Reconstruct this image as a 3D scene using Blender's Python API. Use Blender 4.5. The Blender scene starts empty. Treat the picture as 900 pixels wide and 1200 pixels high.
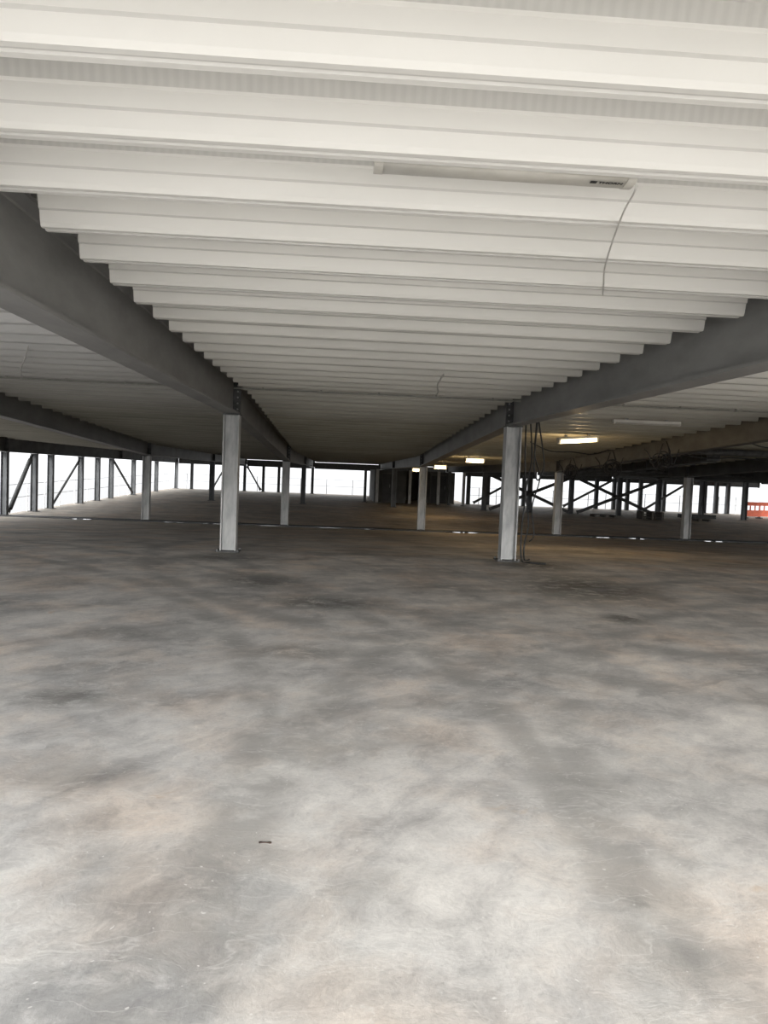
import bpy, bmesh, math, random
from mathutils import Vector, Matrix
random.seed(4)
SC = bpy.context.scene
C = SC.collection
SC.view_settings.view_transform = 'Standard'
SC.view_settings.exposure = 0.0

# ------------------------------------------------------------------ geometry of the place
CAMH = 1.6
ROW = [14.4, 29.5, 44.6, 60.0]           # depth of the column rows
LAT = [-12.05, -6.99, -1.93, 3.15, 8.3, 13.3, 18.4, 23.5, 28.6]
DEPTH_BEAM = 0.60
DECK0 = -4.5
RBACK = 52.0                             # back edge of the right hand part

def interp(pts, d):
    if d <= pts[0][0]: return pts[0][1]
    for (a, za), (b, zb) in zip(pts, pts[1:]):
        if d <= b: return za + (zb - za) * (d - a) / (b - a)
    return pts[-1][1]
FZ = [(-30, 0), (14.4, 0), (29.5, -0.68), (44.6, -0.56), (62, -0.5)]
BZ = [(-30, 2.47), (14.4, 2.47), (29.5, 1.74), (44.6, 1.62), (62, 1.48)]
def fz(d): return interp(FZ, d)
def bz(d): return interp(BZ, d)
def rz(d): return bz(d) + 0.38

def at(px, py, h=CAMH):                  # point of the photograph on the near floor
    x = (px - 397) + .04 * (py - 547); y = (py - 547) - .04 * (px - 397)
    D = 930 * h / y
    return x * D / 930, D

# ------------------------------------------------------------------ material helpers
def new_mat(name):
    m = bpy.data.materials.new(name); m.use_nodes = True
    nt = m.node_tree; b = nt.nodes['Principled BSDF']
    return m, nt, b
def N(nt, typ, **kw):
    n = nt.nodes.new(typ)
    for k, v in kw.items():
        if k in n.inputs: n.inputs[k].default_value = v
        else: setattr(n, k, v)
    return n
def ramp(nt, fac, stops):
    r = nt.nodes.new('ShaderNodeValToRGB')
    el = r.color_ramp.elements
    while len(el) < len(stops): el.new(0.5)
    for e, (p, c) in zip(el, stops):
        e.position = p; e.color = (*c, 1) if len(c) == 3 else c
    nt.links.new(fac, r.inputs[0]); return r
def mixc(nt, fac, a, b, mode='MIX'):
    m = nt.nodes.new('ShaderNodeMix'); m.data_type = 'RGBA'; m.blend_type = mode
    for sock, v in ((m.inputs[0], fac), (m.inputs[6], a), (m.inputs[7], b)):
        if hasattr(v, 'is_linked'): nt.links.new(v, sock)
        else: sock.default_value = v if not isinstance(v, tuple) else (*v, 1)
    return m.outputs[2]
def math_n(nt, op, a, b=None, clamp=False):
    m = nt.nodes.new('ShaderNodeMath'); m.operation = op; m.use_clamp = clamp
    for i, v in enumerate((a, b)):
        if v is None: continue
        if hasattr(v, 'is_linked'): nt.links.new(v, m.inputs[i])
        else: m.inputs[i].default_value = v
    return m.outputs[0]

def noisy(name, c1, c2, scale=3.0, rough=.6, metal=0.0, stretch=(1,1,1), bump=0.0, detail=6, lo=.35, hi=.65):
    m, nt, b = new_mat(name)
    tc = N(nt, 'ShaderNodeTexCoord'); mp = N(nt, 'ShaderNodeMapping'); mp.inputs['Scale'].default_value = stretch
    nt.links.new(tc.outputs['Object'], mp.inputs[0])
    nz = N(nt, 'ShaderNodeTexNoise', Scale=scale, Detail=detail, Roughness=.6)
    nt.links.new(mp.outputs[0], nz.inputs['Vector'])
    r = ramp(nt, nz.outputs[0], [(lo, c1), (hi, c2)])
    nt.links.new(r.outputs[0], b.inputs['Base Color'])
    b.inputs['Roughness'].default_value = rough; b.inputs['Metallic'].default_value = metal
    if bump:
        bp = N(nt, 'ShaderNodeBump', Strength=bump, Distance=.01)
        nt.links.new(nz.outputs[0], bp.inputs['Height']); nt.links.new(bp.outputs[0], b.inputs['Normal'])
    return m
M = {}
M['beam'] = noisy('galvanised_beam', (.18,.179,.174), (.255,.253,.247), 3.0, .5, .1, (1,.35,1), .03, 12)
M['beam_shaded'] = noisy('shaded_beam', (.055,.055,.054), (.10,.10,.098), 3.0, .6, .1, (1,.5,1), .05, 12)  # outer beams darkened in colour to stand in for shade
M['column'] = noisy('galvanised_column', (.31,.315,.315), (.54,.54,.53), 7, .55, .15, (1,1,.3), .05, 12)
M['column_far'] = noisy('shaded_column', (.06,.064,.068), (.11,.115,.12), 3.5, .6, .1, (1,1,.5))  # far columns coloured darker to paint in the shade they stand in
M['plate'] = noisy('plate_steel', (.04,.04,.04), (.085,.085,.083), 9, .6, .2)
M['bolt'] = noisy('bolt_zinc', (.2,.2,.2), (.3,.3,.29), 20, .5, .5)
M['rail'] = noisy('rail_steel', (.5,.51,.52), (.65,.66,.67), 4, .5, .1)
M['cable'] = noisy('black_cable', (.012,.012,.012), (.03,.03,.03), 15, .6)
M['greycable'] = noisy('grey_cable', (.46,.45,.42), (.54,.53,.5), 15, .6)
M['conduit'] = noisy('conduit', (.2,.2,.18), (.28,.28,.25), 8, .5, .2)
M['housing'] = noisy('lamp_housing', (.62,.60,.55), (.70,.68,.62), 6, .5)
M['lens_off'] = noisy('lamp_lens_off', (.46,.445,.40), (.54,.525,.48), 5, .4)
M['core'] = noisy('core_wall', (.06,.06,.057), (.10,.098,.09), 1.3, .85, 0, (1,1,1), .2)
M['dark'] = noisy('dark_door', (.02,.02,.021), (.035,.035,.035), 3, .6)
M['red'] = noisy('red_plastic', (.62,.09,.03), (.78,.14,.05), 4, .5)
M['wood'] = noisy('pallet_wood', (.05,.045,.04), (.10,.085,.07), 8, .8, 0, (1,6,1))
M['ink'] = noisy('black_ink', (.01,.01,.01), (.02,.02,.02), 5, .6)
M['rust'] = noisy('rusty_scrap', (.03,.02,.018), (.07,.045,.035), 60, .8)
m, nt, b = new_mat('lamp_lens_lit')
b.inputs['Base Color'].default_value = (1,.9,.7,1)
b.inputs['Emission Color'].default_value = (1,.78,.42,1); b.inputs['Emission Strength'].default_value = 4
M['lit'] = m
m, nt, b = new_mat('puddle_water')
tc = N(nt, 'ShaderNodeTexCoord'); nz = N(nt, 'ShaderNodeTexNoise', Scale=1.5, Detail=2)
nt.links.new(tc.outputs['Object'], nz.inputs['Vector'])
r = ramp(nt, nz.outputs[0], [(.3, (.03,.028,.025)), (.7, (.06,.055,.05))]); nt.links.new(r.outputs[0], b.inputs['Base Color'])
b.inputs['Roughness'].default_value = .06
M['water'] = m

# deck sheet: light falloff and warm lamp tint put into the colour with depth
def deckmat(name, emboss, k=1.0):
    m, nt, b = new_mat(name)
    tc = N(nt, 'ShaderNodeTexCoord')
    mp = N(nt, 'ShaderNodeMapping'); mp.inputs['Scale'].default_value = (.35,1,1); nt.links.new(tc.outputs['Object'], mp.inputs[0])
    nz = N(nt, 'ShaderNodeTexNoise', Scale=1.6, Detail=6); nt.links.new(mp.outputs[0], nz.inputs['Vector'])
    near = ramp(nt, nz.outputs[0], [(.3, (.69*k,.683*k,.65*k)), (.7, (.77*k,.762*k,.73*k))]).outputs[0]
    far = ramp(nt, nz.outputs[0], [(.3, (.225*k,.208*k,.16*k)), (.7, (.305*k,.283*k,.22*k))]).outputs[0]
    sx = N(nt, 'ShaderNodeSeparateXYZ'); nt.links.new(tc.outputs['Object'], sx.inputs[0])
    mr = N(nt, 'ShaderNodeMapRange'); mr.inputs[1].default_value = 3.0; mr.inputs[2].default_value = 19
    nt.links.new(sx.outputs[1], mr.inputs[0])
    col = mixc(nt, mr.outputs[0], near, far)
    # greyer, darker tone over the left bays
    ml = N(nt, 'ShaderNodeMapRange'); ml.inputs[1].default_value = -1.9; ml.inputs[2].default_value = -2.1; nt.links.new(sx.outputs[0], ml.inputs[0])
    col = mixc(nt, ml.outputs[0], col, mixc(nt, 1.0, col, (.78,.79,.83), 'MULTIPLY'))
    if emboss:
        wv = N(nt, 'ShaderNodeTexWave', Scale=8.0, Distortion=0.0); wv.wave_type = 'BANDS'; wv.bands_direction = 'X'
        nt.links.new(tc.outputs['Object'], wv.inputs['Vector'])
        col = mixc(nt, 1.0, col, ramp(nt, wv.outputs['Fac'], [(.2, (.95,.95,.95)), (.8, (1,1,1))]).outputs[0], 'MULTIPLY')  # ridge shading also painted into the colour, bump alone hardly shows
        bp = N(nt, 'ShaderNodeBump', Strength=.22, Distance=.006)
        nt.links.new(wv.outputs['Fac'], bp.inputs['Height']); nt.links.new(bp.outputs[0], b.inputs['Normal'])
    nt.links.new(col, b.inputs['Base Color'])
    b.inputs['Roughness'].default_value = .5
    return m
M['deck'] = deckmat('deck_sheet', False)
M['pan'] = deckmat('deck_pan', True, .82)  # pans and upper rib faces darkened to paint the shade between ribs
M['rebate'] = deckmat('deck_rebate', False, .80)  # rib steps and lip grooves darkened as painted recess shade

# concrete floor
m, nt, b = new_mat('power_floated_concrete')
tc = N(nt, 'ShaderNodeTexCoord'); P0 = tc.outputs['Object']
wn = N(nt, 'ShaderNodeTexNoise', Scale=3.0, Detail=5, Roughness=.5); nt.links.new(P0, wn.inputs['Vector'])
wv1 = N(nt, 'ShaderNodeVectorMath', operation='SUBTRACT'); nt.links.new(wn.outputs['Color'], wv1.inputs[0]); wv1.inputs[1].default_value = (.5,.5,.5)
wv2 = N(nt, 'ShaderNodeVectorMath', operation='MULTIPLY'); nt.links.new(wv1.outputs[0], wv2.inputs[0]); wv2.inputs[1].default_value = (.22,.22,0)
wv3 = N(nt, 'ShaderNodeVectorMath', operation='ADD'); nt.links.new(P0, wv3.inputs[0]); nt.links.new(wv2.outputs[0], wv3.inputs[1])
P = wv3.outputs[0]
def noise_on(vec, scale, detail, rough, dist=0.0):
    n = N(nt, 'ShaderNodeTexNoise', Scale=scale, Detail=detail, Roughness=rough, Distortion=dist)
    nt.links.new(vec, n.inputs['Vector']); return n.outputs[0]
def nz_(scale, detail=6, rough=.6, dist=0.0, st=(1,1,1), off=(0,0,0), rotz=0):
    mp = N(nt, 'ShaderNodeMapping'); mp.inputs['Scale'].default_value = st; mp.inputs['Location'].default_value = off
    mp.inputs['Rotation'].default_value = (0,0,rotz)
    nt.links.new(P, mp.inputs[0])
    return noise_on(mp.outputs[0], scale, detail, rough, dist)
sx = N(nt, 'ShaderNodeSeparateXYZ'); nt.links.new(P, sx.inputs[0])
sx0 = N(nt, 'ShaderNodeSeparateXYZ'); nt.links.new(P0, sx0.inputs[0])
def radius(s, cx, cy):
    dx = math_n(nt, 'SUBTRACT', s.outputs[0], cx); dy = math_n(nt, 'SUBTRACT', s.outputs[1], cy)
    return math_n(nt, 'SQRT', math_n(nt, 'ADD', math_n(nt, 'MULTIPLY', dx, dx), math_n(nt, 'MULTIPLY', dy, dy))), dx, dy
def polar(cx, cy, kr, ka, seed):          # noise stretched along circles about (cx, cy): sweeping trowel and tyre marks
    rr_, dx, dy = radius(sx, cx, cy); an = math_n(nt, 'ARCTAN2', dy, dx)
    cb = N(nt, 'ShaderNodeCombineXYZ'); nt.links.new(math_n(nt, 'MULTIPLY', rr_, kr), cb.inputs[0]); nt.links.new(math_n(nt, 'MULTIPLY', an, ka), cb.inputs[1])
    cb.inputs[2].default_value = seed
    return noise_on(cb.outputs[0], 1.0, 12, .66, .3)
big = nz_(.95, 12, .55, .0, (1.0,.85,1), (3.1,1.7,0))
big2 = nz_(2.1, 12, .62, .0, (1.0,.9,1), (13.1,7.7,0))
mid = nz_(5.0, 15, .76, .0, (1.1,.9,1), (7,2,0))
fine = nz_(45, 10, .8)
och = nz_(.9, 12, .60, .0, (1.1,.85,1), (11.3,5.2,0))
chalk = nz_(1.7, 15, .74, .0, (1,1,1), (21,4,0))
p1 = polar(6.5, -.5, 2.2, 3.0, 1.0)
p2 = polar(-7.0, 9.5, 1.8, 4.0, 5.0)
base = ramp(nt, big, [(.34, (.53,.53,.53)), (.43, (.59,.588,.584)), (.50, (.68,.673,.665)), (.58, (.75,.74,.728)), (.68, (.80,.79,.775))]).outputs[0]
base = mixc(nt, .65, base, ramp(nt, big2, [(.36, (.70,.702,.71)), (.44, (.85,.85,.855)), (.52, (1,1,1)), (.64, (1.07,1.065,1.06))]).outputs[0], 'MULTIPLY')
base = mixc(nt, .7, base, ramp(nt, p1, [(.39, (.72,.722,.73)), (.49, (.96,.96,.96)), (.62, (1.11,1.11,1.10))]).outputs[0], 'MULTIPLY')
base = mixc(nt, .5, base, ramp(nt, p2, [(.39, (.72,.722,.73)), (.49, (.96,.96,.96)), (.62, (1.11,1.11,1.10))]).outputs[0], 'MULTIPLY')
base = mixc(nt, .55, base, ramp(nt, mid, [(.36, (.72,.72,.725)), (.48, (.96,.96,.96)), (.62, (1.12,1.12,1.12))]).outputs[0], 'MULTIPLY')
base = mixc(nt, ramp(nt, chalk, [(.50, (0,0,0)), (.60, (.45,.45,.45))]).outputs[0], base, (.85,.84,.825))
ofac = ramp(nt, och, [(.47, (0,0,0)), (.57, (.45,.45,.45)), (.68, (.9,.9,.9))]).outputs[0]
base = mixc(nt, ofac, base, mixc(nt, 1.0, base, (1.06,.96,.88), 'MULTIPLY'))
mrx = N(nt, 'ShaderNodeMapRange'); mrx.inputs[1].default_value = -1.5; mrx.inputs[2].default_value = 3.5; mrx.inputs[4].default_value = .6; nt.links.new(sx.outputs[0], mrx.inputs[0])
base = mixc(nt, mrx.outputs[0], base, mixc(nt, 1.0, base, (1.02,.98,.935), 'MULTIPLY'))
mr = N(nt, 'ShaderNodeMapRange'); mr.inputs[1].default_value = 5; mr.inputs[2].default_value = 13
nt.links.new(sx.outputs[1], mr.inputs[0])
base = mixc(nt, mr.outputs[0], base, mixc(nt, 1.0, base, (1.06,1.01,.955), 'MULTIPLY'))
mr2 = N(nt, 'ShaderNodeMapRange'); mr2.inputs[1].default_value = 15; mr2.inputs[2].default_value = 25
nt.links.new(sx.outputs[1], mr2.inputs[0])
base = mixc(nt, mr2.outputs[0], base, mixc(nt, 1.0, base, (.66,.62,.57), 'MULTIPLY'))  # far floor darkened in colour to imitate the light fading with depth
base = mixc(nt, .5, base, ramp(nt, fine, [(.35, (.74,.74,.74)), (.5, (1,1,1)), (.65, (1.14,1.14,1.14))]).outputs[0], 'MULTIPLY')
# stains
blobs = [(380,706,75,9,1),(310,680,55,8,1),(690,692,95,18,1),(740,730,28,6,1),(630,664,60,7,1),(355,765,75,10,.6),
         (75,815,60,14,.7),(240,1075,55,38,.35),(690,940,60,25,.35),(400,885,55,20,.35),(560,830,90,12,.3),(420,1050,60,22,.3),
         (270,652,50,6,.9),(760,1080,20,14,.6),(150,740,70,8,.5),(520,690,70,8,.5),(90,910,70,22,.3),(680,640,110,4,.7),(440,650,60,4,.4),(840,1150,24,20,.5)]
acc = None
for (px, py, rx, ry, s) in blobs:
    cx, cy = at(px, py); _, y2 = at(px, py - ry); _, y1 = at(px, py + ry)
    v = N(nt, 'ShaderNodeVectorMath', operation='SUBTRACT'); nt.links.new(P, v.inputs[0]); v.inputs[1].default_value = (cx, cy, 0)
    w = N(nt, 'ShaderNodeVectorMath', operation='MULTIPLY'); nt.links.new(v.outputs[0], w.inputs[0])
    w.inputs[1].default_value = (930/(rx*cy), 2/(y2-y1), 0)
    l = N(nt, 'ShaderNodeVectorMath', operation='LENGTH'); nt.links.new(w.outputs[0], l.inputs[0])
    q = N(nt, 'ShaderNodeMapRange'); q.inputs[1].default_value = 1.5; q.inputs[2].default_value = .1
    q.inputs[3].default_value = 0; q.inputs[4].default_value = s; q.interpolation_type = 'SMOOTHSTEP'
    nt.links.new(l.outputs['Value'], q.inputs[0])
    acc = q.outputs[0] if acc is None else math_n(nt, 'MAXIMUM', acc, q.outputs[0])
sn = ramp(nt, nz_(3.2, 15, .76, .0, (1,1,1), (2,9,0)), [(.37, (0,0,0)), (.50, (1,1,1))]).outputs[0]
stain = math_n(nt, 'MULTIPLY', acc, sn, True)
stain = math_n(nt, 'MULTIPLY', stain, .85)
base = mixc(nt, stain, base, (.11,.103,.092))
# long curved tyre marks
tacc = None
for (cx, cy, R_, wd) in ((10.5,2.5,9.3,.12),(10.5,2.5,10.9,.12),(-11.0,4.0,10.6,.10),(-11.0,4.0,12.2,.10),(7.5,15.5,9.4,.14),(7.5,15.5,10.8,.14),(4.5,-1.5,4.1,.05)):
    rr_, _, _ = radius(sx0, cx, cy)
    d_ = math_n(nt, 'ABSOLUTE', math_n(nt, 'SUBTRACT', rr_, R_))
    q = N(nt, 'ShaderNodeMapRange'); q.inputs[1].default_value = wd*2.2; q.inputs[2].default_value = wd*.3; q.interpolation_type = 'SMOOTHSTEP'
    nt.links.new(d_, q.inputs[0])
    tacc = q.outputs[0] if tacc is None else math_n(nt, 'MAXIMUM', tacc, q.outputs[0])
tm = ramp(nt, nz_(1.4, 12, .7, .0, (1,1,1), (5,19,0)), [(.38, (0,0,0)), (.54, (.6,.6,.6))]).outputs[0]
base = mixc(nt, math_n(nt, 'MULTIPLY', tacc, tm), base, (.34,.333,.32))
# few small rust spots
rs = ramp(nt, nz_(2.4, 6, .5, .0, (1,1,1), (31,14,0)), [(.715, (0,0,0)), (.76, (.4,.4,.4))]).outputs[0]
base = mixc(nt, rs, base, (.60,.43,.27))
for off, ro, st in (((1,4,0),0.3,(.5,3.2,1)), ((5,14,0),1.2,(.6,2.6,1)), ((8,1,0),2.3,(.6,2.2,1))):
    sc = ramp(nt, nz_(1.1, 5, .5, .3, st, off, ro), [(.4975, (0,0,0)), (.5, (1,1,1)), (.5025, (0,0,0))]).outputs[0]
    base = mixc(nt, math_n(nt, 'MULTIPLY', sc, .3), base, (.86,.85,.83))
vo = N(nt, 'ShaderNodeTexVoronoi', Scale=14.0); nt.links.new(P, vo.inputs['Vector'])
sp = ramp(nt, vo.outputs['Distance'], [(.05, (1,1,1)), (.08, (0,0,0))]).outputs[0]
base = mixc(nt, math_n(nt, 'MULTIPLY', sp, .6), base, (.88,.87,.85))
nt.links.new(base, b.inputs['Base Color'])
rr = ramp(nt, mid, [(.35, (.5,.5,.5)), (.6, (.85,.85,.85))]); nt.links.new(rr.outputs[0], b.inputs['Roughness'])
b.inputs['Specular IOR Level'].default_value = .25
bp = N(nt, 'ShaderNodeBump', Strength=.45, Distance=.006); nt.links.new(fine, bp.inputs['Height']); nt.links.new(bp.outputs[0], b.inputs['Normal'])
M['floor'] = m

# ------------------------------------------------------------------ mesh helpers
def link(o, parent=None):
    C.objects.link(o)
    if parent: o.parent = parent
    return o
def mesh_obj(name, bm, mat, parent=None, smooth=False):
    me = bpy.data.meshes.new(name)
    bmesh.ops.recalc_face_normals(bm, faces=bm.faces)
    bm.to_mesh(me); bm.free()
    for mt in (mat if isinstance(mat, list) else [mat]): me.materials.append(mt)
    if smooth:
        for p in me.polygons: p.use_smooth = True
    return link(bpy.data.objects.new(name, me), parent)
def mesh_share(name, me, parent=None, loc=(0,0,0)):
    o = bpy.data.objects.new(name, me); o.location = loc; return link(o, parent)
def tag(o, label=None, cat=None, group=None, kind=None):
    if label: o['label'] = label
    if cat: o['category'] = cat
    if group: o['group'] = group
    if kind: o['kind'] = kind
    return o
def empty(name, loc, label, cat, group=None):
    o = bpy.data.objects.new(name, None); o.location = loc; o.empty_display_size = .2
    return tag(link(o), label, cat, group)
def box(bm, x0, x1, y0, y1, z0, z1):
    vs = [bm.verts.new(p) for p in ((x0,y0,z0),(x1,y0,z0),(x1,y1,z0),(x0,y1,z0),(x0,y0,z1),(x1,y0,z1),(x1,y1,z1),(x0,y1,z1))]
    for f in ((0,1,2,3),(4,5,6,7),(0,1,5,4),(1,2,6,5),(2,3,7,6),(3,0,4,7)): bm.faces.new([vs[i] for i in f])
def prism(bm, prof, p0, p1, ax_u, ax_v):
    p0, p1, u, v = map(Vector, (p0, p1, ax_u, ax_v))
    a = [bm.verts.new(p0 + u*s + v*t) for s, t in prof]; c = [bm.verts.new(p1 + u*s + v*t) for s, t in prof]
    n = len(prof)
    for i in range(n): bm.faces.new((a[i], a[(i+1)%n], c[(i+1)%n], c[i]))
    bm.faces.new(a); bm.faces.new(c)
def tube(bm, pts, r, seg=8):
    pts = [Vector(p) for p in pts]; rings = []
    for i, p in enumerate(pts):
        t = (pts[min(i+1, len(pts)-1)] - pts[max(i-1, 0)]).normalized()
        ref = Vector((0,0,1)) if abs(t.z) < .9 else Vector((1,0,0))
        u = t.cross(ref).normalized(); v = t.cross(u)
        rings.append([bm.verts.new(p + (u*math.cos(2*math.pi*k/seg) + v*math.sin(2*math.pi*k/seg))*r) for k in range(seg)])
    for a, c in zip(rings, rings[1:]):
        for k in range(seg): bm.faces.new((a[k], a[(k+1)%seg], c[(k+1)%seg], c[k]))
    bm.faces.new(rings[0]); bm.faces.new(rings[-1])
def smoothpath(pts, n=10):
    pts = [Vector(p) for p in pts]; P4 = [pts[0]] + pts + [pts[-1]]; out = []
    for i in range(1, len(P4)-2):
        a, b_, c, d = P4[i-1:i+3]
        for k in range(n):
            t = k/n
            out.append(.5*((2*b_) + (c-a)*t + (2*a-5*b_+4*c-d)*t*t + (3*b_-a-3*c+d)*t**3))
    out.append(pts[-1]); return out
def hexbolt(bm, c, axis, r=.018, h=.014):
    c = Vector(c); ax = Vector(axis).normalized(); ref = Vector((0,0,1)) if abs(ax.z) < .9 else Vector((1,0,0))
    u = ax.cross(ref).normalized(); v = ax.cross(u)
    a = [bm.verts.new(c + (u*math.cos(k*math.pi/3)+v*math.sin(k*math.pi/3))*r) for k in range(6)]
    d = [bm.verts.new(w.co + ax*h) for w in a]
    for k in range(6): bm.faces.new((a[k], a[(k+1)%6], d[(k+1)%6], d[k]))
    bm.faces.new(a); bm.faces.new(d)
def Iprof(w, d, tf, tw):                # origin at the bottom centre
    h = w/2; s = tw/2
    return [(-h,0),(h,0),(h,tf),(s+.01,tf),(s,tf+.01),(s,d-tf-.01),(s+.01,d-tf),(h,d-tf),(h,d),(-h,d),(-h,d-tf),(-s-.01,d-tf),(-s,d-tf-.01),(-s,tf+.01),(-s-.01,tf),(-h,tf)]

# ------------------------------------------------------------------ floor
bm = bmesh.new()
def strip(bm, x0, x1, ds, top, thick, mi=0):
    for a, c in zip(ds, ds[1:]):
        za, zc = top(a), top(c)
        v = [bm.verts.new(p) for p in ((x0,a,za),(x1,a,za),(x1,c,zc),(x0,c,zc),(x0,a,za-thick),(x1,a,za-thick),(x1,c,zc-thick),(x0,c,zc-thick))]
        for f in ((0,1,2,3),(4,5,6,7),(0,1,5,4),(1,2,6,5),(2,3,7,6),(3,0,4,7)):
            bm.faces.new([v[i] for i in f]).material_index = mi
strip(bm, -12.4, 29, [-30, 14.4, 29.5, 44.6, RBACK+.5], fz, .3)
strip(bm, -12.4, 8.6, [RBACK+.5, 60.5], fz, .3)
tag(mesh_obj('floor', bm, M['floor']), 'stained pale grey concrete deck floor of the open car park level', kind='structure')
bm = bmesh.new(); box(bm, -12.2, 28.8, 29.05, 29.62, fz(29.5)-.02, fz(29.5)+.06)
tag(mesh_obj('trim_1', bm, M['dark']), 'dark drained movement joint across the floor', kind='structure')

# ------------------------------------------------------------------ ceiling (profiled deck in every bay)
PITCH = .663
prof = [(0,.225),(.016,.162),(.034,.155),(.048,.09),(.064,.083),(.078,.022),(.090,0),(.122,0),(.128,.009),(.150,.009),(.156,0),(.191,0),(.203,.022),(.217,.083),(.233,.09),(.247,.155),(.265,.162),(.281,.225),
        (.40,.225),(.41,.234),(.52,.234),(.53,.225),(PITCH,.225)]
def deck_bay(bm, x0, x1, d_from, d_to):
    j0 = math.ceil((d_from - 2.46)/PITCH)
    d = 2.46 + j0*PITCH
    while d + .3 < d_to:
        z0 = rz(d + .14)
        L = [bm.verts.new((x0, d+a, z0+h)) for a, h in prof]; R = [bm.verts.new((x1, d+a, z0+h)) for a, h in prof]
        for i in range(len(prof)-1):
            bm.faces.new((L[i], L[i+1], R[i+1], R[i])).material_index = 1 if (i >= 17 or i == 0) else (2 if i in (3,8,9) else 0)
        bm.faces.new(L[0:18]); bm.faces.new(R[0:18])
        d += PITCH
bm = bmesh.new()
for a, c in zip(LAT, LAT[1:]):
    dmax = 60.3 if c < 8.5 else RBACK+.3
    deck_bay(bm, a+.25, c-.16, DECK0, dmax)
strip(bm, -12.35, 28.9, [DECK0, 14.4, 29.5, 44.6, RBACK+.4], lambda d: rz(d)+.40, .13)
strip(bm, -12.35, 8.5, [RBACK+.4, 60.5], lambda d: rz(d)+.40, .13)
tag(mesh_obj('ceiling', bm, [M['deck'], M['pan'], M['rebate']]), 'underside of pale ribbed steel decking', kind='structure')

# ------------------------------------------------------------------ beams
def beam(x, d0, d1, label, group=None, bolts=False, cat='beam', low=0.0, mat='beam'):
    t = empty('steel_girder', (x, d0, bz(d0)), label, cat, group)
    g = .02
    IB = Iprof(.26, DEPTH_BEAM+low, .025, .016)
    dz = bz(d1) - bz(d0); L = d1 - d0
    bm = bmesh.new(); prism(bm, IB, (0, g, dz*g/L-low), (0, L-g, dz*(L-g)/L-low), (1,0,0), (0,0,1)); mesh_obj('i_section', bm, M[mat], t)
    for y, s in ((g, -1), (L-g, 1)):
        z = dz*y/L
        bm = bmesh.new(); a, c = sorted((y, y+s*.018)); box(bm, -.14, .14, a, c, z-.004-low, z+DEPTH_BEAM); ep = mesh_obj('end_plate', bm, M['plate'], t)
        if bolts:
            for bx_ in (-.09, .09):
                for k in range(5):
                    bm = bmesh.new(); hexbolt(bm, (bx_, y - s*.003, z+.08+k*.105), (0,-s,0)); mesh_obj('bolt', bm, M['bolt'], ep)
    return t
side = dict(zip(LAT, ['along the open left edge', 'over the left bay', 'left of the middle bay', 'right of the middle bay',
        'one bay right of the cabled column', 'two bays right of the cabled column', 'three bays right of the cabled column', 'four bays right of the cabled column', 'along the far right edge']))
seg = ['nearest', 'second, downward sloping', 'third', 'rearmost']
LEFTLOW = .08
for x in LAT:
    bounds = [DECK0] + ROW[:3] + ([60.0] if x < 8.4 else [RBACK])
    for i in range(4):
        if i == 0 and x > 14: continue
        beam(x, bounds[i], bounds[i+1], f'{seg[i]} span of grey steel beam {side[x]}', 'long steel beams under the decking', bolts=(x in (-1.93, 3.15) and i < 2),
             low=LEFTLOW if x < -12 else 0.0, mat='beam_shaded' if (x > 8 or x < -12) else 'beam')
def cross_beam(x0, x1, d, label, low=.12):
    t = empty('edge_girder', (x0, d, bz(d)), label, 'beam', 'cross beams at the back edges')
    bm = bmesh.new(); prism(bm, Iprof(.2,.36+low,.02,.014), (.14,0,-low), (x1-x0-.14,0,-low), (0,1,0), (0,0,1)); mesh_obj('i_section', bm, M['plate'], t)
    for xx in (.125, x1-x0-.14):
        bm = bmesh.new(); box(bm, xx, xx+.015, -.11, .11, -low-.02, .36); mesh_obj('end_plate', bm, M['plate'], t)
names_back = ['over the corner railing','over the far left railing','over the railing left of the dark core','over the top of the dark core']
for (a, c), nm in zip(zip(LAT[:4], LAT[1:5]), names_back): cross_beam(a, c, 60.25, f'steel cross beam at the far back edge {nm}')
names_r = ['above the left crossed brace','above the middle crossed brace','above the stacked pallets','above the red barriers']
for (a, c), nm in zip(zip(LAT[4:8], LAT[5:9]), names_r): cross_beam(a, c, RBACK+.27, f'steel cross beam at the right back edge {nm}', .25)

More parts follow.
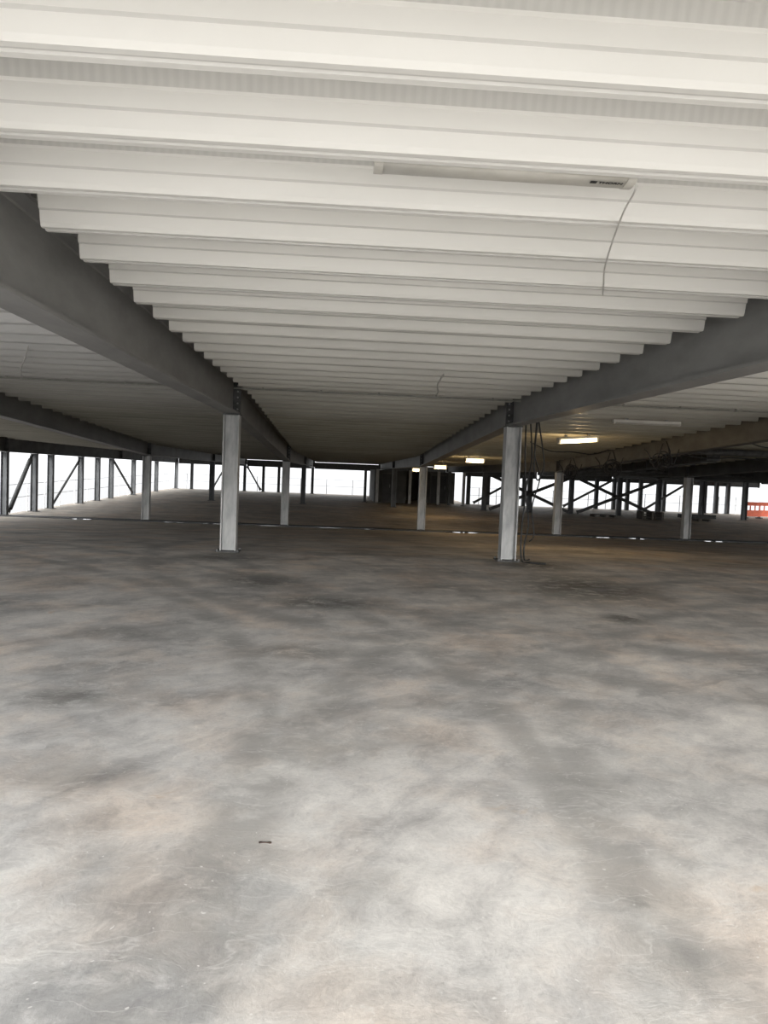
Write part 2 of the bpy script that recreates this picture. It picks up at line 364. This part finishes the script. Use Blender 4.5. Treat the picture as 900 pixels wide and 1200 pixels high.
# ------------------------------------------------------------------ columns
colcache = {}
def column(x, d, label, group, w=.26, near=False, mat='column_far', name='steel_post', low=0.0):
    z0 = fz(d); H = bz(d) - z0 - .006 - low
    t = empty(name, (x, d, z0), label, 'column', group)
    key = (round(H,3), w, near, mat)
    if key not in colcache:
        ms = []
        s = w*.5
        bm = bmesh.new()
        pr = [(-s,-s),(s,-s),(s,-s+.022),(.008,-s+.022),(.008,s-.022),(s,s-.022),(s,s),(-s,s),(-s,s-.022),(-.008,s-.022),(-.008,-s+.022),(-s,-s+.022)]
        prism(bm, pr, (0,0,.02), (0,0,H-.02), (0,1,0), (1,0,0)); ms.append(('shaft', bm, M[mat]))
        bm = bmesh.new(); box(bm, -s-.07, s+.07, -s-.07, s+.07, 0, .02); ms.append(('base_plate', bm, M['plate']))
        bm = bmesh.new(); box(bm, -s-.01, s+.01, -s-.02, s+.02, H-.02, H); ms.append(('cap_plate', bm, M['plate']))
        lst = []
        for n, bm, mt in ms:
            me = bpy.data.meshes.new(n); bmesh.ops.recalc_face_normals(bm, faces=bm.faces); bm.to_mesh(me); bm.free(); me.materials.append(mt); lst.append((n, me))
        if near:
            for bx_ in (-1, 1):
                for by in (-1, 1):
                    bm = bmesh.new(); hexbolt(bm, (bx_*(s+.04), by*(s+.04), .02), (0,0,1), .016, .03)
                    me = bpy.data.meshes.new('anchor_bolt'); bm.to_mesh(me); bm.free(); me.materials.append(M['bolt']); lst.append(('anchor_bolt', me))
        colcache[key] = lst
    for n, me in colcache[key]: mesh_share(n, me, t)
    return t
column(-1.93, ROW[0], 'large pale galvanised column standing nearest on the left', 'nearest columns', .28, True, 'column')
column(3.15, ROW[0], 'large pale galvanised column with black cables hanging on its right side', 'nearest columns', .28, True, 'column')
column(-6.99, ROW[0], 'pale galvanised column one bay left of the nearest left column', 'nearest columns', .28, True, 'column')
column(8.52, ROW[0], 'pale galvanised column one bay right of the cabled column', 'nearest columns', .26, True, 'column')
ordn = ['first','second','third','fourth','fifth','sixth','seventh','eighth','ninth','tenth','eleventh','twelfth','thirteenth','fourteenth','fifteenth']
for k, x in enumerate([-6.99,-1.93,3.15,8.3,13.3,18.4]):
    column(x, ROW[1], f'{ordn[k]} grey column from the left in the row along the puddled joint', 'columns along the puddled joint', .27, True, 'column')
for k, x in enumerate([-6.99,-1.93,3.15,8.3,10.9,13.3,16.1,18.4,20.95,23.5,28.6]):
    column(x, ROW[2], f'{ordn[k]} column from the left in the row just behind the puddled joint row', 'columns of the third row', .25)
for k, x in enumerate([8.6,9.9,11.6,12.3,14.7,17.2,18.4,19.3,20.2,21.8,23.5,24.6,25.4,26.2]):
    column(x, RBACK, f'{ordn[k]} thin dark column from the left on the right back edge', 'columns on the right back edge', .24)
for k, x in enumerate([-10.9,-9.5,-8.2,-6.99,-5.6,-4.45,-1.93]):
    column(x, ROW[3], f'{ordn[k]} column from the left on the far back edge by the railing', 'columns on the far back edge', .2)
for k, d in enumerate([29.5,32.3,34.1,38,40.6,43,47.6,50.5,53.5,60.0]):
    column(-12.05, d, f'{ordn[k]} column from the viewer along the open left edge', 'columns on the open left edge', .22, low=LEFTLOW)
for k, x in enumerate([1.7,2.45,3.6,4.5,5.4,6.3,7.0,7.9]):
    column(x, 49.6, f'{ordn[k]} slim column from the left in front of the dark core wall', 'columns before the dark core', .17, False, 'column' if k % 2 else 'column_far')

# ------------------------------------------------------------------ diagonal braces
def brace(p0, p1, label, group, r=.05):
    o = Vector(p0); t = empty('diagonal_brace', p0, label, 'brace', group)
    q = Vector(p1) - o; dirn = q.normalized()
    bm = bmesh.new(); tube(bm, [dirn*.15, q - dirn*.15], r, 10); mesh_obj('rod', bm, M['plate'], t)
    for c, s in ((Vector((0,0,0)), 1), (q, -1)):
        bm = bmesh.new(); u = dirn*s; a = c; e = c + u*.32
        nrm = Vector((1,0,0)) if abs(dirn.x) < .3 else Vector((0,1,0)); sd = u.cross(nrm)*.08
        vs = []
        for off in (nrm*.008, -nrm*.008):
            vs.append([bm.verts.new(w+off) for w in (a+sd*1.4, e+sd*.6, e-sd*.6, a-sd*1.4)])
        for k in range(4): bm.faces.new((vs[0][k], vs[0][(k+1)%4], vs[1][(k+1)%4], vs[1][k]))
        bm.faces.new(vs[0]); bm.faces.new(vs[1]); mesh_obj('gusset_plate', bm, M['plate'], t)
def zt(d): return bz(d) - .12
def zb(d): return fz(d) + .12
brace((-12.05,31.95,zt(32)-.1), (-12.05,29.9,zb(29)), 'dark diagonal brace leaning at the far left edge', 'braces on the left edge', .08)
brace((-12.0,43.3,zt(43)-.1), (-12.0,47.3,zb(47)), 'slim diagonal brace falling away along the left edge', 'braces on the left edge', .06)
brace((-12.05,34.3,zb(34)), (-12.05,37.8,zt(38)-.1), 'slim diagonal brace rising away along the left edge', 'braces on the left edge', .05)
brace((-9.3,59.7,zb(60)), (-8.35,59.7,zt(60)), 'rising short diagonal brace on the far back edge', 'braces on the back edge', .06)
brace((-6.8,59.7,zt(60)), (-5.75,59.7,zb(60)), 'falling short diagonal brace on the far back edge', 'braces on the back edge', .06)
for (a, c, nm) in ((8.3,13.3,'left'), (13.3,18.4,'middle')):
    brace((a+.2,44.30,zt(44)), (c-.2,44.30,zb(44)), f'falling dark diagonal of the {nm} crossed brace at the right back', 'crossed braces at the right back', .09)
    brace((a+.2,44.05,zb(44)), (c-.2,44.05,zt(44)), f'rising dark diagonal of the {nm} crossed brace at the right back', 'crossed braces at the right back', .09)
for (a, c, nm) in ((8.9,12.1,'first'), (14.9,18.2,'second'), (20.4,23.3,'third')):
    brace((a,51.7,zb(51)), (c,51.7,zt(51)), f'{nm} rising diagonal brace from the left on the right back edge', 'single braces on the right back edge', .08)

# ------------------------------------------------------------------ railings
def railing(p0, p1, label, posts=6):
    p0 = Vector(p0); q = Vector(p1) - p0
    t = empty('edge_railing', p0, label, 'railing', 'railings on the open edges')
    for k in range(posts):
        c = q*((k+.5)/posts)
        bm = bmesh.new(); box(bm, c.x-.02, c.x+.02, c.y-.02, c.y+.02, c.z, c.z+1.12); mesh_obj('post', bm, M['rail'], t)
    for h in (.6, 1.1):
        bm = bmesh.new(); off = Vector((.035,0,h)) if abs(q.x) < .5 else Vector((0,-.035,h))
        tube(bm, [off, q+off], .012, 6); mesh_obj('rail', bm, M['rail'], t)
ds = [14.4, 22, 29.5, 37, 44.6, 52, 60]
nm = ['nearest length of','second length of','third length of','fourth length of','fifth length of','farthest length of']
for k in range(6):
    railing((-12.32, ds[k]+.05, fz(ds[k])), (-12.32, ds[k+1]-.05, fz(ds[k+1])), f'{nm[k]} grey steel railing along the open left edge', 4)
railing((-12.2,60.42,fz(60)), (-7,60.42,fz(60)), 'grey steel railing on the back edge at the left corner', 3)
railing((-6.9,60.42,fz(60)), (-2,60.42,fz(60)), 'grey steel railing on the back edge in the middle', 3)
railing((-1.85,60.42,fz(60)), (2.1,60.42,fz(60)), 'grey steel railing on the back edge beside the dark core', 2)
for k, (a, c) in enumerate(zip(LAT[4:8], LAT[5:9])):
    railing((a+.5,RBACK+.42,fz(RBACK)), (c+.2,RBACK+.42,fz(RBACK)), f'grey steel railing on the right back edge, {ordn[k]} length from the dark core', 4)

# ------------------------------------------------------------------ core walls
zf = fz(50)-.05; zc = bz(58)-.01
bm = bmesh.new(); box(bm, 2.3, 4.3, 50, 58, zf, zc); box(bm, 4.3, 5.6, 56, 58, zf, zc); box(bm, 5.6, 7.6, 51.5, 58, zf, zc)
tag(mesh_obj('wall_back', bm, M['core']), 'dark recessed core walls at the end of the middle bay', kind='structure')
for k, (a, c, dd) in enumerate(((2.75,3.4,49.99),(6.0,7.1,51.49))):
    t = empty('door_%d' % (k+1), (a, dd, fz(50)), 'dark door in the core wall', 'door'); t['kind'] = 'structure'
    del t['category']
    bm = bmesh.new(); box(bm, .05, c-a-.05, -.05, -.005, 0, 1.8); mesh_obj('door_leaf', bm, M['dark'], t)
    bm = bmesh.new(); box(bm, -.03, .05, -.08, 0, 0, 1.88); box(bm, c-a-.05, c-a+.03, -.08, 0, 0, 1.88); box(bm, .05, c-a-.05, -.08, 0, 1.8, 1.88)
    mesh_obj('door_frame', bm, M['core'], t)
    bm = bmesh.new(); tube(bm, [(c-a-.15,-.09,.95),(c-a-.15,-.09,1.15)], .015, 8); mesh_obj('door_handle', bm, M['bolt'], t)

# ------------------------------------------------------------------ light fittings
def fitting(x, d, z, lit, label, L=1.15, text=False, w=.065, power=0, drop=.115, dz_=.035, tilt=0.0):
    t = empty('light_fitting', (x, d, z), label, 'light fitting', 'strip light fittings')
    t.rotation_euler = (0, -tilt, 0)
    bm = bmesh.new(); prism(bm, [(-w*.8,.08),(w*.8,.08),(w,.03),(-w,.03)], (-L/2,0,0), (L/2,0,0), (0,1,0), (0,0,1))
    mesh_obj('housing', bm, M['housing'], t)
    bm = bmesh.new()
    pr = [(-w*.95,.03)] + [(w*.95*math.cos(a), .03 - dz_*math.sin(a)**.6) for a in [math.pi - math.pi*k/8 for k in range(1,8)]] + [(w*.95,.03)]
    prism(bm, pr, (-L/2+.03,0,0), (L/2-.03,0,0), (0,1,0), (0,0,1)); mesh_obj('diffuser', bm, M['lit'] if lit else M['lens_off'], t, True)
    for s in (-1, 1):
        bm = bmesh.new(); pr2 = [(-w,.03)] + [(w*math.cos(a), .03 - (dz_+.003)*math.sin(a)**.6) for a in [math.pi - math.pi*k/8 for k in range(1,8)]] + [(w,.03),(w*.8,.082),(-w*.8,.082)]
        a, c = sorted((s*(L/2-.03), s*(L/2+.008))); prism(bm, pr2, (a,0,0), (c,0,0), (0,1,0), (0,0,1)); mesh_obj('end_cap', bm, M['lens_off' if text else 'housing'], t)
        bm = bmesh.new(); box(bm, s*L*.3-.03, s*L*.3+.03, -.02, .02, .08, .22 if text else drop); mesh_obj('bracket', bm, M['bolt'], t)
    if text:
        cu = bpy.data.curves.new('printed_mark', 'FONT'); cu.body = 'THORN'; cu.size = .030; cu.extrude = .0004; cu.offset = .0006
        tmp = bpy.data.objects.new('tmp_mark', cu); C.objects.link(tmp)
        me = bpy.data.meshes.new_from_object(tmp.evaluated_get(bpy.context.evaluated_depsgraph_get()))
        bpy.data.objects.remove(tmp)
        me.materials.clear(); me.materials.append(M['ink'])
        zb_ = .03 - dz_ - .0012
        o = bpy.data.objects.new('printed_mark', me); link(o, t); o.location = (L/2-.15, -.014, zb_); o.rotation_euler = (math.pi,0,0)
        bm = bmesh.new(); box(bm, L/2-.185, L/2-.157, -.038, -.012, zb_-.0005, zb_+.0005); mesh_obj('square_mark', bm, M['ink'], t)
    if power:
        ld = bpy.data.lights.new('strip_tube', 'POINT'); ld.energy = power; ld.color = (1,.72,.38); ld.shadow_soft_size = .12
        lo = bpy.data.objects.new('strip_tube', ld); C.objects.link(lo); lo.parent = t; lo.location = (0,0,-.22)
    return t
fitting(.66, 3.425, rz(3)-.004, False, 'unlit strip light tucked between ribs close overhead, printed mark at one end', 1.10, True, dz_=.022)
fitting(6.1, 15.6, rz(15.6)-.11, False, 'unlit strip light under the decking right of the cabled column', 1.35)
fitting(5.75, 19.0, rz(19)-.15, True, 'glowing strip light nearest the cabled column', .95, w=.12, power=44, drop=.14, dz_=.10, tilt=.09)
fitting(4.85, 28.3, rz(28.3)-.13, True, 'second glowing strip light beyond the cabled column', .68, w=.14, power=46, drop=.135, dz_=.14)
fitting(4.8, 37.5, rz(37.5)-.24, True, 'third glowing strip light beyond the cabled column', .6, w=.14, power=38, drop=.245, dz_=.16)
fitting(4.35, 44.0, rz(44.0)-.36, True, 'farthest glowing strip light before the dark core', .55, w=.14, power=14, drop=.37, dz_=.16)

# ------------------------------------------------------------------ conduits and cables
for a, c, lb in ((-6.8,-2.1,'left'), (-1.76,3.0,'middle'), (3.3,8.15,'right')):
    t = empty('conduit_run', (a, 13.2, rz(13)-.035), f'thin dark conduit running across the ribs of the {lb} bay', 'conduit', 'conduits across the bays')
    bm = bmesh.new(); tube(bm, [(0,0,0),(c-a,0,0)], .014, 8); mesh_obj('pipe', bm, M['conduit'], t)
    for k in range(5):
        bm = bmesh.new(); xx = (c-a)*(k+.5)/5; box(bm, xx-.012, xx+.012, -.02, .02, -.018, .033); mesh_obj('clip', bm, M['conduit'], t)
for k, (dd, x0_, x1, dz_, lb) in enumerate(((20.4,8.5,13.1,.18,'nearest'), (31.0,8.5,13.1,.24,'second'), (34.0,13.5,18.2,.20,'third'), (39.0,13.5,18.2,.26,'fourth'), (36.0,18.6,23.3,.22,'farthest'))):
    t = empty('service_pipe', (x0_, dd, rz(dd)-dz_), f'{lb} dark service pipe crossing the dark bays at the far right', 'pipe', 'service pipes at the right')
    bm = bmesh.new(); tube(bm, [(0,0,0),(x1-x0_,0,0)], .09, 10); mesh_obj('pipe', bm, M['plate'], t)
    q = 1.0
    while q < x1-x0_:
        bm = bmesh.new(); box(bm, q-.02, q+.02, -.02, .02, .08, dz_); mesh_obj('hanger', bm, M['plate'], t); q += 2.5
t = empty('ventilation_duct', (10.6, 22, rz(22)-.30), 'long dark square duct running away under the right hand decking', 'duct')
bm = bmesh.new(); dzz = rz(29.3)-rz(22); prism(bm, [(-.2,0),(.2,0),(.2,.24),(-.2,.24)], (0,0,0), (0,7.3,dzz), (1,0,0), (0,0,1)); mesh_obj('duct_body', bm, M['plate'], t)
for k in range(6):
    y = .3 + k*1.35; z = dzz*y/7.3
    bm = bmesh.new(); box(bm, -.23, .23, y-.02, y+.02, z-.03, z+.27); mesh_obj('flange', bm, M['plate'], t)
def cable(name, pts, r, mat, label, cat='cable', group=None, n=10):
    o = Vector(pts[0]); bm = bmesh.new(); tube(bm, [Vector(p) - o for p in smoothpath(pts, n)], r, 8)
    ob = mesh_obj(name, bm, M[mat], None, True); ob.location = o
    return tag(ob, label, cat, group)
R = 1.6 + 1.25
cable('light_cable', [(1.22,3.40,R+.02),(1.235,3.44,R-.008),(1.28,3.7,R-.014),(1.40,4.2,R-.010),(1.53,4.7,R-.018),(1.66,5.1,R-.010),(1.76,5.42,R-.008)], .0045, 'greycable', 'thin pale grey cable trailing from the overhead strip light across the ribs')
cable('light_cable', [(-3.6,9.4,R-.01),(-4.1,10.6,R-.02),(-4.7,12,R-.02),(-5.1,13.1,R-.02)], .008, 'greycable', 'thin grey cable crossing the ribs over the left bay')
cable('light_cable', [(1.30,10.2,R-.01),(1.36,11.3,R-.03),(1.5,12.4,R-.03),(1.52,13.1,R-.02)], .008, 'greycable', 'thin grey cable crossing the ribs above the middle bay')
zt0 = bz(14.4)
cable('hanging_cable', [(3.36,14.3,zt0+.3),(3.37,14.28,2.0),(3.40,14.25,1.2),(3.37,14.27,.6),(3.38,14.2,.05),(3.5,14.0,.02),(3.75,13.9,.02)], .016, 'cable', 'black cable hugging the right column down to the floor', group='black cables by the right column')
cable('hanging_cable', [(3.44,14.38,zt0+.3),(3.52,14.38,1.9),(3.44,14.38,1.3),(3.52,14.38,.7),(3.46,14.38,.3),(3.48,14.4,.03),(3.6,14.5,.02)], .015, 'cable', 'wavy black cable beside the right column', group='black cables by the right column')
cable('hanging_cable', [(3.52,14.2,zt0+.35),(3.66,14.2,2.1),(3.70,14.18,1.75),(3.60,14.18,1.5),(3.52,14.18,1.8),(3.55,14.2,zt0+.2)], .015, 'cable', 'short looped black cable hanging below the right beam', group='black cables by the right column')
cable('hanging_cable', [(3.62,14.5,zt0+.35),(3.60,14.5,2.0),(3.72,14.5,1.55),(3.60,14.5,1.0),(3.66,14.5,.5),(3.58,14.5,.35)], .013, 'cable', 'loose end of black cable hanging furthest from the right column', group='black cables by the right column')
for k, (x0, d0, x1, d1, sag, lb) in enumerate(((8.6,17.2,12.4,18.4,.28,'nearest'),(5.2,21.5,7.9,23.0,.22,'middle'),(8.7,21.0,12.9,21.4,.30,'farthest'))):
    pts = [(x0+(x1-x0)*t_, d0+(d1-d0)*t_, rz(d0+(d1-d0)*t_)-.02-sag*4*t_*(1-t_)*(1+.25*math.sin(9*t_))) for t_ in [q/8 for q in range(9)]]
    cable('drooping_cable', pts, .016, 'cable', f'{lb} black cable drooping under the decking near the right hand beam', group='drooping cables at the right')
def coil(x, d, z, r, label, sd):
    rnd = random.Random(sd); pts = []; rr_ = r; ox = oz = 0; ec = 1
    for k in range(95):
        if k % 12 == 0: tgt = r*rnd.uniform(.4,1.15); tx = rnd.uniform(-.5,.5)*r; tz = rnd.uniform(-.6,.3)*r; te = rnd.uniform(.7,1.6)
        rr_ += (tgt-rr_)*.2; ox += (tx-ox)*.2; oz += (tz-oz)*.2; ec += (te-ec)*.2
        a = 2*math.pi*k/16
        pts.append((x + ox + rr_*math.cos(a), d + .06*math.sin(k*.7), z + oz + rr_*ec*math.sin(a)))
    pts += [(x+r*.6, d, z+r*1.0), (x+.02, d, z+r+.25)]
    o = Vector(pts[0]); bm = bmesh.new(); tube(bm, [Vector(p)-o for p in pts], .014, 6)
    pz = smoothpath([(x-.05,d,z+r+.2),(x-.1-r*.4,d,z),(x-r*1.5,d,z-.3*r),(x-r*1.7,d,z+.5*r),(x-r*2.3,d,z+r*1.2)], 8)
    tube(bm, [Vector(p)-o for p in pz], .014, 6)
    pz = smoothpath([(x+.05,d,z+r+.2),(x+r*.9,d,z-.4*r),(x+r*1.3,d,z+.3*r),(x+r*1.6,d,z+r*1.3)], 8)
    tube(bm, [Vector(p)-o for p in pz], .012, 6)
    ob = mesh_obj('cable_coil', bm, M['cable'], None, True); ob.location = o
    tag(ob, label, 'cable coil', 'black cable coils under the right beam')
coil(7.8, 18.7, bz(18.7)-.20, .22, 'biggest nearest tangle of black cable hung under the right hand beam', 1)
coil(7.8, 22.4, bz(22.4)-.17, .21, 'middle tangle of black cable hung under the right hand beam', 2)
coil(7.8, 26.2, bz(26.2)-.15, .20, 'farthest tangle of black cable hung under the right hand beam', 3)

# ------------------------------------------------------------------ puddles
def puddle(cx, cy, rx, ry, label, group='puddles along the joint'):
    bm = bmesh.new(); n = 26; z = fz(cy); ph = random.random()*6
    top = [bm.verts.new((rx*math.cos(a)*(1+.18*math.sin(3*a+ph)+.1*math.sin(7*a)), ry*math.sin(a)*(1+.2*math.sin(2*a+ph)), 0)) for a in [2*math.pi*k/n for k in range(n)]]
    bm.faces.new(top)
    e = bmesh.ops.extrude_face_region(bm, geom=bm.faces[:])
    bmesh.ops.translate(bm, vec=(0,0,-.03), verts=[v for v in e['geom'] if isinstance(v, bmesh.types.BMVert)])
    o = mesh_obj('puddle', bm, M['water']); o.location = (cx, cy, z+.022); tag(o, label, 'puddle', group)
for (px, wpx, lb) in ((100,10,'small bright puddle on the joint left of the first joint row column'),(205,11,'bright puddle on the joint just right of the first joint row column'),
                      (255,17,'long puddle on the joint seen left of the large left column'),(315,12,'puddle on the joint left of the second joint row column'),
                      (385,14,'puddle on the joint right of the second joint row column'),(430,7,'tiny puddle on the joint in the middle bay'),(545,17,'long bright puddle right of the third joint row column'),
                      (715,15,'puddle on the joint right of the fourth joint row column'),(755,9,'short puddle on the joint left of the fifth joint row column'),(850,14,'bright puddle on the joint right of the fifth joint row column')):
    x = (px-397+2.6)*28.75/930
    puddle(x, 28.76, wpx*28.75/930, .19, lb)

# ------------------------------------------------------------------ floor debris
x, d = at(308, 995)
bm = bmesh.new()
pr = [(-.027,-.004),(-.022,-.007),(-.012,-.003),(.008,-.0025),(.018,-.007),(.026,-.005),(.027,.003),(.019,.005),(.008,.001),(-.012,.002),(-.020,.006),(-.026,.004)]
prism(bm, pr, (0,0,0), (0,0,.004), (1,0,0), (0,1,0))
o = mesh_obj('scrap_fastener', bm, M['rust']); o.location = (x, d, .0); tag(o, 'small flat dark scrap fastener lying alone on the near floor', 'debris')

# ------------------------------------------------------------------ stored materials at the right back
def pallet(x, d, z, label):
    t = empty('pallet', (x, d, z), label, 'pallet', 'pallets at the right back')
    for k in range(5):
        bm = bmesh.new(); box(bm, -.6, .6, -.4+k*.18, -.4+k*.18+.1, .12, .142); mesh_obj('top_board', bm, M['wood'], t)
    for k in range(3):
        bm = bmesh.new(); xx = -.6+k*.55; box(bm, xx, xx+.1, -.4, .42, .0, .12); mesh_obj('bearer', bm, M['wood'], t)
for k in range(3): pallet(17.0, 42.2, fz(42.2)+k*.143, ['bottom','middle','top'][k] + ' wooden pallet of the low stack at the right back')
pallet(19.6, 42.2, fz(42.2), 'single wooden pallet carrying dark tubes at the right back')
pallet(14.6, 42.8, fz(42.8), 'lone wooden pallet under the middle crossed brace')
for k in range(6):
    bm = bmesh.new(); yy = (k % 3)*.13-.13; zz = .06 + (k//3)*.11
    tube(bm, [(-1.0,yy,zz),(1.0,yy,zz)], .055, 10)
    o = mesh_obj('steel_tube', bm, M['plate']); o.location = (19.6, 42.2, fz(42.2)+.142); tag(o, 'dark steel tube lying in the bundle on the single pallet', 'tube', 'dark tubes bundled on the pallet')
for k, (bx, by, lb) in enumerate(((25.4,47.2,'left'),(26.5,47.6,'right'))):
    t = empty('safety_barrier', (bx, by, fz(by)), f'{lb} red plastic safety barrier at the far right back edge', 'barrier', 'red safety barriers')
    bm = bmesh.new(); box(bm, -.5,.5,-.02,.02,.78,1.0); mesh_obj('top_rail', bm, M['red'], t)
    bm = bmesh.new(); box(bm, -.5,.5,-.015,.015,.12,.5); mesh_obj('lower_board', bm, M['red'], t)
    bm = bmesh.new()
    for q in range(4): box(bm, -.49+q*.30, -.41+q*.30, -.01, .01, .5, .78)
    mesh_obj('infill_bars', bm, M['red'], t)
    for s in (-.4,.4):
        bm = bmesh.new(); box(bm, s-.04, s+.04, -.28, .28, 0, .06); box(bm, s-.03, s+.03, -.03,.03,.06,.12); mesh_obj('foot', bm, M['dark'], t)

# ------------------------------------------------------------------ light
w = bpy.data.worlds.new('sky'); SC.world = w; w.use_nodes = True
nt = w.node_tree; bg = nt.nodes['Background']; bg.inputs[1].default_value = 1.0
tc = N(nt, 'ShaderNodeTexCoord'); sx = N(nt, 'ShaderNodeSeparateXYZ'); nt.links.new(tc.outputs['Generated'], sx.inputs[0])
mr = N(nt, 'ShaderNodeMapRange'); mr.inputs[1].default_value = -.04; mr.inputs[2].default_value = .04; nt.links.new(sx.outputs[2], mr.inputs[0])
rw = ramp(nt, mr.outputs[0], [(0, (.98,.99,1.0)), (1, (1.95,2.0,2.05))]); nt.links.new(rw.outputs[0], bg.inputs[0])
sd = bpy.data.lights.new('hazy_sun', 'SUN'); sd.energy = 18.0; sd.angle = math.radians(44); sd.color = (1,.99,.965)
so = bpy.data.objects.new('hazy_sun', sd); C.objects.link(so)
el = math.radians(24); az = math.radians(-5)
dirv = Vector((math.sin(az)*math.cos(el), math.cos(az)*math.cos(el), -math.sin(el)))
so.rotation_euler = dirv.to_track_quat('-Z','Y').to_euler(); so.location = (0,-20,8)

# ------------------------------------------------------------------ camera
cd = bpy.data.cameras.new('camera'); cam = bpy.data.objects.new('camera', cd); C.objects.link(cam)
cd.sensor_fit = 'VERTICAL'; cd.sensor_height = 36; cd.lens = 930/1200*36; cd.clip_end = 500; cd.clip_start = .05
yaw = math.atan(55.1/930); pitch = math.atan(50.9/930)
cam.matrix_world = Matrix.Translation((0,0,CAMH)) @ Matrix.Rotation(-yaw,4,'Z') @ Matrix.Rotation(math.pi/2-pitch,4,'X') @ Matrix.Rotation(.04,4,'Z')
SC.camera = cam
